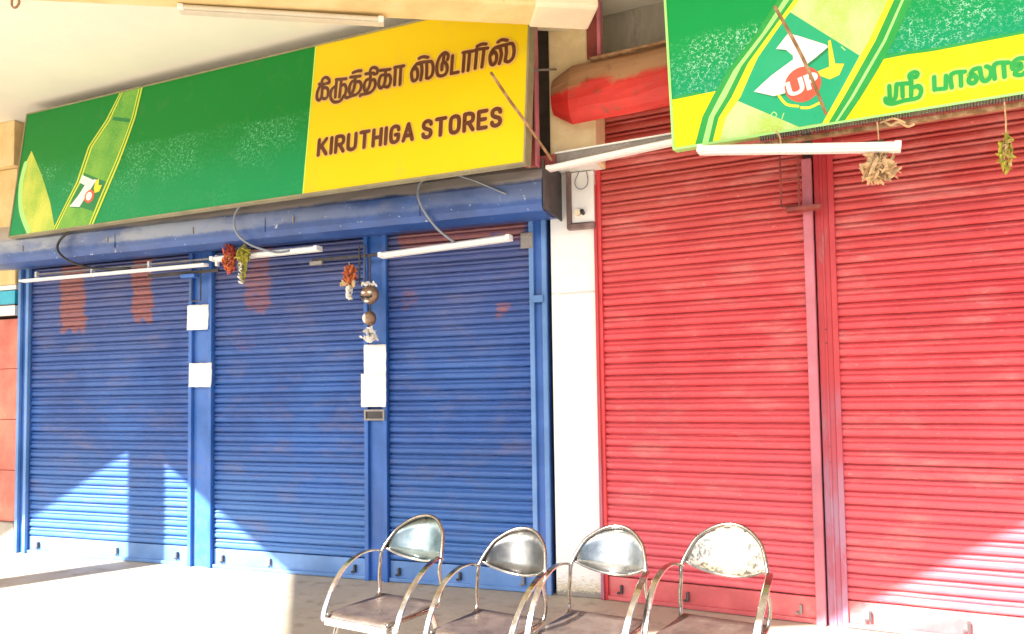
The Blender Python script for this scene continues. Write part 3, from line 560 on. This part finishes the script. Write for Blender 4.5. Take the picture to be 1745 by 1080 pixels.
# ================================================================ tube lights
def batten(label, a, b, group, wd=.034, dp=.05, mm='tube_white'):
    a = Vector(a); b = Vector(b); L = (b-a).length; d = (b-a).normalized(); n = d.cross(Vector((0, 0, 1))).normalized(); u = n.cross(d)
    T = thing('tube_light', label, 'tube light', group, M=Matrix.Translation(a) @ Matrix((d, -n, u)).transposed().to_4x4())
    child('channel', box((0, -.012, -.004), (L, dp-.01, wd), .004), M[mm], T)
    bm = bm_new(); add_tube(bm, [(.03, -.024, wd*.45), (L-.03, -.024, wd*.45)], .0125, 10); child('tube', done(bm), M[mm], T, smooth=False)
    for x in (.0, L-.03): child('end_cap', box((x, -.040, -.002), (x+.03, -.0125, wd-.003), .004), M['tube_white'], T)
    return T
TG = 'tube lights under the blue hood'
batten('left tube light under the blue hood, above the shutter with orange stains', (-6.22, -.26, 2.385), (-4.23, -.26, 2.388), TG, .020, .03)
T = thing('light_bracket', 'thin double rail bracket above the left tube light', 'bracket', loc=(-6.1, -.24, 2.44))
child('rail', box((0, 0, 0), (1.95, .02, .012)), M['grey_steel'], T)
for x in (.0, .64, 1.25, 1.93): child('hanger', box((x, -.004, -.055), (x+.022, .024, .03), .002), M['white_wall'], T)
batten('middle tube light behind the orange and green garlands', (-4.16, -.28, 2.415), (-3.19, -.28, 2.425), TG, .036)
batten('right tube light under the blue hood near the white pillar', (-2.665, -.32, 2.325), (-1.685, -.32, 2.372), TG, .036)
T = batten('long white tube light from the pillar to behind the right sign', (-1.395, -.42, 2.775), (-.30, -.56, 2.83), None, .026)
T = thing('steel_angle', 'grey brown steel angle above the long tube light on the pillar', 'steel angle', loc=(-1.40, -.40, 2.822), rot=(0, 0, R(-7)))
child('rail', box((0, 0, 0), (1.25, .05, .055), .003), M['grey_steel'], T); child('ledge_strip', box((.05, -.012, .056), (1.2, .03, .066), .002), M['tube_white'], T)
child('joint', box((-.05, -.02, -.012), (.06, .06, .055), .006), M['rust_red'], T)
a = RED @ Vector((1.005, -.78, 2.625)); b = RED @ Vector((1.965, -.78, 2.487))
batten('tilted white tube light hanging below the right sign', a, b, None, .040)
batten('white tube light fixed along the yellow ceiling beam', Vector((-3.06, -1.80, 3.47)), Vector((-2.08, -1.295, 3.455)), None, .028, mm='tube_dull')
T = thing('ceiling_hook', 'small dark hook under the ceiling at the top left corner', 'hook', loc=(-4.55, -1.64, 3.84))
child('hook_wire', tube(catmull([(0, 0, .07), (0, 0, .02), (.03, 0, 0), (.06, 0, .02), (.06, 0, .05)]), .007), M['stick'], T)

# ================================================================ cables, wires, sticks
def cable(name, label, cat, P, r, mat, group=None, smooth=6):
    P = [Vector(p) for p in P]; o0 = P[0]; me = tube(catmull([p-o0 for p in P], smooth), r, 8)
    o = link(name, me, mat, smooth=True); o.location = o0; return tag(o, label, cat, group)
CG = 'loose cables looping over the blue hood'
cable('cable', 'grey cable looping over the hood beside the orange garland', 'cable', [(-3.66, -.45, 2.80), (-3.70, -.50, 2.77), (-3.77, -.50, 2.69), (-3.75, -.50, 2.56), (-3.66, -.45, 2.47), (-3.50, -.36, 2.42), (-3.4, -.29, 2.45)], .0085, M['cable'], CG)
cable('cable', 'pale cable looping over the hood to the right tube light', 'cable', [(-2.13, -.44, 2.83), (-2.20, -.47, 2.82), (-2.27, -.50, 2.75), (-2.26, -.50, 2.63), (-2.18, -.44, 2.48), (-2.08, -.36, 2.38)], .0085, M['cable'], CG)
cable('cable', 'dark cable loop at the left end of the blue hood', 'cable', [(-5.10, -.43, 2.755), (-5.30, -.47, 2.745), (-5.47, -.50, 2.67), (-5.52, -.50, 2.57), (-5.44, -.45, 2.48), (-5.30, -.34, 2.43), (-5.0, -.27, 2.42)], .010, M['black'], CG)
cable('cable', 'short grey cable draped on the right end of the blue hood', 'cable', [(-2.0, -.46, 2.80), (-1.88, -.46, 2.75), (-1.76, -.46, 2.69), (-1.66, -.462, 2.64)], .006, M['cable'], CG)
cable('stick', 'thin brown stick leaning from the yellow sign to the pillar ledge', 'stick', [(-1.603, -.865, 3.267), (-1.50, -.85, 3.10), (-1.405, -.825, 2.955), (-1.345, -.50, 2.815)], .009, M['stick'])
p = [RED @ Vector(q) for q in ((1.445, -1.0, 3.218), (1.56, -.93, 2.96), (1.65, -.86, 2.69))]
cable('stick', 'thin rusty stick hanging across the numeral of the right sign', 'stick', p, .008, M['stick'])
cable('guy_wire', 'pale wire from the yellow sign edge to the pillar', 'wire', [(-1.47, -.60, 3.36), (-1.42, -.45, 3.42), (-1.36, -.31, 3.47)], .007, M['grey_steel'])
T = thing('sign_support', 'red oxide steel channel holding the right end of the yellow sign', 'steel channel', loc=(-1.478, -.44, 2.80), rot=(R(0), 0, 0))
child('web', box((-.06, -.02, 0), (.018, .01, ZC-2.802), .003), M['rust_red'], T); child('flange', box((.021, -.05, 0), (.032, .02, ZC-2.803), .002), M['pink_paint'], T)

# post-top fittings
def cage(label, cat, M_, w, h, mat, extra=True):
    T = thing('wire_frame', label, cat, M=M_)
    for x in (0, w): child('upright', tube([(x, 0, 0), (x, 0, h)], .006, 6), mat, T)
    for z in ((0, h*.38, h*.66, h) if extra else (0, h)): child('crossbar', tube([(0, 0, z), (w, 0, z)], .005, 6), mat, T)
    return T
cage('small dark steel frame at the top of the post with square notices', 'steel frame', Matrix.Translation((-4.50, -.13, 2.14)), .09, .31, M['dark_steel'], False)
cage('dark steel hanger rods above the hanging charms', 'steel frame', Matrix.Translation((-2.93, -.16, 2.18)), .05, .28, M['dark_steel'], False)
T = thing('shelf_bracket', 'dark bracket arms at the top of the post with square notices', 'bracket', loc=(-4.95, -.14, 2.36))
child('arm', box((0, 0, 0), (.72, .02, .025), .003), M['dark_steel'], T); child('arm', box((.36, -.02, -.03), (.50, .04, -.001), .003), M['blue_paint'], T)
T = thing('shelf_bracket', 'dark bracket arms above the hanging charms', 'bracket', loc=(-3.35, -.15, 2.375))
child('arm', box((0, 0, 0), (.66, .02, .022), .003), M['dark_steel'], T); child('arm', box((-.01, -.015, -.03), (.10, .02, -.001), .003), M['grey_steel'], T)
cage('rusty wire cage at the top of the pink post', 'wire cage', RED @ Matrix.Translation((1.335, -.13, 2.43)), .10, .42, M['rust_red'])
T = thing('shelf_bracket', 'small grey bracket under the wire cage on the pink post', 'bracket', M=RED @ Matrix.Translation((1.36, -.15, 2.40)))
child('arm', box((0, 0, 0), (.19, .08, .022), .003), M['rust_red'], T)
T = thing('metal_tag_holder', 'small grey metal tag holder below the tall notice', 'tag holder', loc=(-2.955, -.055, 1.175))
bm = bm_new()
for a, b in (((0, -.01, 0), (.17, .01, .014)), ((0, -.01, .066), (.17, .01, .08)), ((0, -.01, .0145), (.014, .01, .0655)), ((.156, -.01, .0145), (.17, .01, .0655))): add_box(bm, a, b)
child('frame', done(bm), M['grey_steel'], T); child('backing', box((.0145, 0, .0145), (.1555, .008, .0655)), M['dark_steel'], T)

# switch board on the pillar
T = thing('switch_board', 'white switch board with brown wooden edges on the pillar', 'switch board', loc=(-1.365, -.05, 2.47), rot=(0, 0, 0))
child('panel', box((.03, -.03, .03), (.185, .012, .375), .004), M['white_wall'], T)
child('edge', box((0, -.055, .02), (.029, .012, .375), .003), M['brown_wood'], T); child('edge', box((0, -.055, -.012), (.19, .012, .019), .003), M['brown_wood'], T)
child('switch', tube([(.075, -.06, .095), (.075, -.031, .095)], .022, 12), M['cream_wall'], T); child('switch_knob', tube([(.11, -.07, .10), (.11, -.031, .09)], .014, 10), M['black'], T)
child('wire_loop', tube(catmull([(.09, -.04, .375), (.06, -.045, .30), (.085, -.045, .255), (.13, -.045, .26), (.15, -.045, .30), (.14, -.04, .37)]), .0035, 6), M['cable'], T)

# ---------------------------------------------------------------- notices
def sheet(w, h, curl, tear=True):
    bm = bm_new(); n, m = 8, 10; g = []
    for i in range(n+1):
        r = []
        for j in range(m+1):
            u = i/n; v = j/m; x = u*w+(random.uniform(-.002, .002) if i in (0, n) else 0); z = v*h+(random.uniform(-.002, .002) if j in (0, m) else 0)
            y = -.003-curl*(max(0, .25-v)*4*(u-.3)**2+.25*math.sin(u*5)*math.sin(v*6+1)**2)
            r.append(bm.verts.new((x, y, z)))
        g.append(r)
    for i in range(n):
        for j in range(m):
            bm.faces.new((g[i][j], g[i+1][j], g[i+1][j+1], g[i][j+1]))
    me = done(bm, recalc=False); return me
def notice(name, label, loc, w, h, curl=.02, rot=0):
    o = link(name, sheet(w, h, curl), M['paper'], smooth=True); o.location = loc; o.rotation_euler = (0, rot, 0)
    sd = o.modifiers.new('thickness', 'SOLIDIFY'); sd.thickness = .0012
    return tag(o, label, 'paper notice')
notice('paper_notice', 'upper square white notice on the post left of the middle shutter', (-4.612, -.056, 1.915), .215, .205, .015, .02)
notice('paper_notice', 'lower square white notice with a nicked corner on the same post', (-4.588, -.056, 1.448), .225, .195, .03, .01)
notice('paper_notice', 'upper sheet of the tall white notice below the white shell charm', (-2.955, -.058, 1.50), .185, .235, .015, 0)
notice('paper_notice', 'lower sheet of the tall white notice above the metal tag holder', (-2.978, -.062, 1.275), .208, .245, .02, 0)

# ---------------------------------------------------------------- garlands and charms
def petals(n, rx, rz, sz, stretch=1.6, top=0.):
    bm = bm_new()
    for i in range(n):
        a = random.uniform(0, 2*math.pi); zz = random.uniform(-1, 1); q = math.sqrt(1-zz*zz)*random.uniform(.35, 1)
        c = Vector((math.cos(a)*q*rx, math.sin(a)*q*rx, zz*rz))
        mt = Matrix.Translation(c) @ Euler((random.uniform(0, 6), random.uniform(0, 6), random.uniform(0, 6))).to_matrix().to_4x4() @ Matrix.Diagonal((sz*stretch, sz*.8, sz*.25, 1))
        bmesh.ops.create_icosphere(bm, subdivisions=1, radius=random.uniform(.6, 1.2), matrix=mt)
    return done(bm)
def hanging(name, label, cat, loc, bits, string, group=None):
    T = thing(name, label, cat, group, loc=loc)
    child('string', tube([(0, 0, 0), (.003, 0, -string*.5), (0, 0, -string)], .0035, 6), M['straw'], T)
    for nm, me, mat, off, *e in bits: child(nm, me, mat, T, off)
    return T
GG = 'charms and garlands hung for luck'
hanging('garland', 'faded red orange paper flower bunch beside the middle tube light', 'garland', (-3.93, -.36, 2.52), [('petals', petals(130, .055, .10, .015, 2.4), M['redpetal'], (0, 0, -.11)), ('petals', petals(40, .04, .06, .02), M['orange'], (.005, -.02, -.14))], .06, GG)
hanging('garland', 'yellow green leafy garland next to the red orange bunch', 'garland', (-3.80, -.36, 2.50), [('leaves', petals(80, .055, .055, .015, 2.6), M['olive'], (0, 0, -.08)), ('leaves', petals(45, .028, .10, .016), M['olive'], (-.01, 0, -.18)), ('petals', petals(14, .02, .08, .014), M['shell'], (-.01, -.02, -.22))], .06, GG)
hanging('garland', 'orange flower and white shell hanging left of the round mask', 'garland', (-2.98, -.22, 2.33), [('petals', petals(70, .048, .06, .020), M['orange'], (0, 0, -.09)), ('petals', petals(24, .06, .018, .018), M['straw'], (0, -.01, -.16)), ('shell', petals(30, .022, .055, .016), M['shell'], (0, 0, -.22))], .06, GG)
T = thing('hanging_charm', 'hanging charm of a round mask, a small ball and a white shell', 'charm', GG, loc=(-2.815, -.21, 2.38))
child('string', tube([(0, 0, 0), (.002, 0, -.3), (0, 0, -.62)], .006, 6), M['dark_steel'], T)
def ball(r, sx=1, sy=1, sz=1, sub=3):
    bm = bm_new(); bmesh.ops.create_icosphere(bm, subdivisions=sub, radius=r, matrix=Matrix.Diagonal((sx, sy, sz, 1))); return done(bm)
mk = child('mask', ball(.070, 1, .75, 1.0), M['brass'], T, (0, 0, -.295), smooth=True)
for x in (-.026, .026): child('mask_eye', ball(.014, 1.2, .7, .8, 2), M['shell'], T, (x, -.048, -.283), smooth=True)
child('mask_moustache', tube(catmull([(-.045, 0, .008), (-.02, -.012, -.008), (0, -.014, .002), (.02, -.012, -.008), (.045, 0, .008)]), .007, 6), M['black'], T, (0, -.048, -.318), smooth=True)
child('mask_mouth', ball(.018, 1.2, .6, .6, 2), M['shell'], T, (0, -.046, -.345), smooth=True)
child('mask_crown', petals(26, .055, .018, .015), M['shell'], T, (0, -.01, -.225))
child('ball', ball(.052, .9, .9, 1.05), M['brass'], T, (0, 0, -.465), smooth=True)
child('ball_patch', ball(.036, .7, .7, 1.0), M['shell'], T, (-.022, -.022, -.465), smooth=True)
child('shell', petals(44, .045, .04, .018), M['shell'], T, (0, 0, -.585)); child('shell_wing', petals(22, .075, .014, .016), M['shell'], T, (0, -.005, -.605))
Lc = RED @ Vector((1.868, -.72, 2.66))
hanging('garland', 'dried husk bunch hanging in front of the tilted tube light', 'garland', Lc, [('husk', petals(80, .08, .055, .015, 3.2), M['straw'], (0, 0, -.235)), ('husk', petals(50, .055, .055, .013, 3.0), M['straw'], (-.01, 0, -.175)), ('leaves', petals(34, .035, .06, .014), M['brass'], (.01, -.03, -.16))], .14, GG)
Lc = RED @ Vector((2.395, -.70, 2.68))
hanging('garland', 'small olive leaf bundle on a long string at the right edge', 'garland', Lc, [('leaves', petals(46, .032, .08, .011, 2.6), M['olive'], (0, 0, -.25)), ('husk', petals(10, .02, .06, .012), M['straw'], (0, -.01, -.26))], .20, GG)
Lc = RED @ Vector((1.90, -.74, 2.65))
T = thing('twisted_twine', 'twist of pinkish twine tied under the right sign', 'twine', loc=Lc)
child('strand', tube(catmull([(0, 0, 0), (.03, .01, -.02), (.06, 0, -.01), (.10, .01, -.035), (.13, 0, -.03)]), .006, 6), M['straw'], T); child('strand', tube(catmull([(-.02, 0, -.005), (.04, -.01, .005), (.09, 0, -.02)]), .005, 6), M['straw'], T)
Lc = RED @ Vector((1.42, -.74, 2.66))
T = thing('hanging_wire', 'pale bent wire holding the tilted tube light', 'wire', loc=Lc)
child('strand', tube(catmull([(-.02, 0, .03), (-.005, 0, .0), (.0, 0, -.04), (-.005, 0, -.09)]), .005, 6), M['straw'], T)

# ================================================================ waiting chairs
def chair_parts(T, back_mat):
    sw = .170; zs = .425
    bm = bm_new()       # seat: shallow pressed pan with rounded front lip
    n, m = 10, 10; g = []
    for i in range(n+1):
        r = []
        for j in range(m+1):
            u = i/n*2-1; v = j/m; y = -.195+v*.36; wdt = sw*(1.04-.06*v)
            z = zs-.012*(1-u*u)*math.sin(math.pi*min(1, v*1.05))+(.006 if v > .95 else 0)-(.022 if j == 0 else 0); yy = y+(.006 if j == 0 else 0)
            r.append(bm.verts.new((u*wdt, yy, z)))
        g.append(r)
    for i in range(n):
        for j in range(m): bm.faces.new((g[i][j], g[i+1][j], g[i+1][j+1], g[i][j+1]))
    me = done(bm, recalc=False); st = child('seat', me, M['seat'], T, smooth=True); sd = st.modifiers.new('thickness', 'SOLIDIFY'); sd.thickness = .006
    child('seat_edge', box((-.172, -.203, .378), (.172, -.1955, .408), .003), M['seat_edge'], T)
    def lensy(x, z): return   .185+.085*(1-(x/.175)**2)+(z-.62)*.25
    pts_t = []; pts_b = []
    for k in range(13):
        x = -.168+.336*k/12; q = 1-(x/.168)**2
        zt = .640+.138*max(0, q)**.62; zb = .640-.058*max(0, q)**.9
        pts_t.append((x, zt)); pts_b.append((x, zb))
    bm = bm_new(); rows = []
    for (x, zt), (_, zb) in zip(pts_t, pts_b):
        rows.append([bm.verts.new((x, lensy(x, zb+(zt-zb)*f), zb+(zt-zb)*f)) for f in (0, .25, .5, .75, 1)])
    for a, b in zip(rows, rows[1:]):
        for k in range(4): bm.faces.new((a[k], b[k], b[k+1], a[k+1]))
    bmesh.ops.remove_doubles(bm, verts=bm.verts, dist=1e-5)
    bk = child('backrest', done(bm, recalc=False), back_mat, T, smooth=True); sd = bk.modifiers.new('thickness', 'SOLIDIFY'); sd.thickness = .005
    P = [(-.166, -.19, .418), (-.172, 0, .414), (-.172, .13, .416), (-.176, .165, .445), (-.180, .168, .50), (-.172, .165, .57), (-.172, .182, .63)]
    arch = [(x, lensy(x, z)+.001, z+.004) for x, z in pts_t][1:-1]
    Pm = [(-x, y, z) for x, y, z in P][::-1]
    fr = child('back_frame', tube(catmull(P+arch+Pm, 4), .0085, 8), M['dark_chrome'], T, smooth=True)
    child('lower_back_rim', tube([(x, lensy(x, z)-.001, z-.002) for x, z in pts_b], .006, 8), M['chrome'], T, smooth=True)
    for s in (-1, 1):
        A = [(s*.172, .180, .618), (s*.190, .140, .634), (s*.204, .06, .628), (s*.210, -.03, .590), (s*.208, -.10, .530), (s*.205, -.15, .46), (s*.203, -.175, .405), (s*.19, -.18, .392)]
        child('armrest', tube(catmull(A, 5), .01, flat=(.026, .008)), M['chrome'], T, smooth=False)
        child('leg', tube(catmull([(s*.15, -.12, .405), (s*.165, -.15, .3), (s*.185, -.19, .012)]), .011, 10), M['chrome'], T, smooth=True)
        child('leg', tube(catmull([(s*.15, .12, .405), (s*.165, .15, .3), (s*.185, .19, .012)]), .011, 10), M['chrome'], T, smooth=True)
        for y in (-.19, .19): child('foot_cap', tube([(s*.185, y, 0), (s*.185, y, .03)], .015, 10), M['black'], T)
    child('seat_rail', tube([(-.16, -.13, .398), (.16, -.13, .398)], .009, 8), M['chrome'], T, smooth=True); child('seat_rail', tube([(-.16, .13, .400), (.16, .13, .400)], .009, 8), M['chrome'], T, smooth=True)
CH = 'steel waiting chairs in front of the shutters'
T = thing('waiting_chair', 'leftmost steel chair, brown seat and bluish oval back before the blue shutters', 'chair', CH, loc=(-1.695, -2.0, 0), rot=(0, 0, R(-11)))
chair_parts(T, M['plate_blue']); proto = T
def copy_tree(o, parent=None):
    c = o.copy(); C.objects.link(c); c.parent = parent
    for ch in list(o.children): copy_tree(ch, c)
    return c
for lab, loc, rz, bmx, s in (('second steel chair from the left with a dull dark oval back', (-1.18, -2.06, 0), -12, M['plate_dull'], .968),
                          ('third steel chair from the left, its pale back before the white pillar', (-.77, -1.98, 0), -10, M['plate'], .985),
                          ('rightmost steel chair, oval back spotted with rust before the red shutter', (-.305, -1.95, 0), -12, M['plate_rusty'], 1.015)):
    c = copy_tree(proto); c['label'] = lab; c.location = loc; c.rotation_euler = (0, 0, R(rz)); c.scale = (s, s, s)
    if 1:
        for ch in c.children:
            if ch.name.startswith('backrest'):
                ch.data = ch.data.copy(); ch.data.materials.clear(); ch.data.materials.append(bmx)
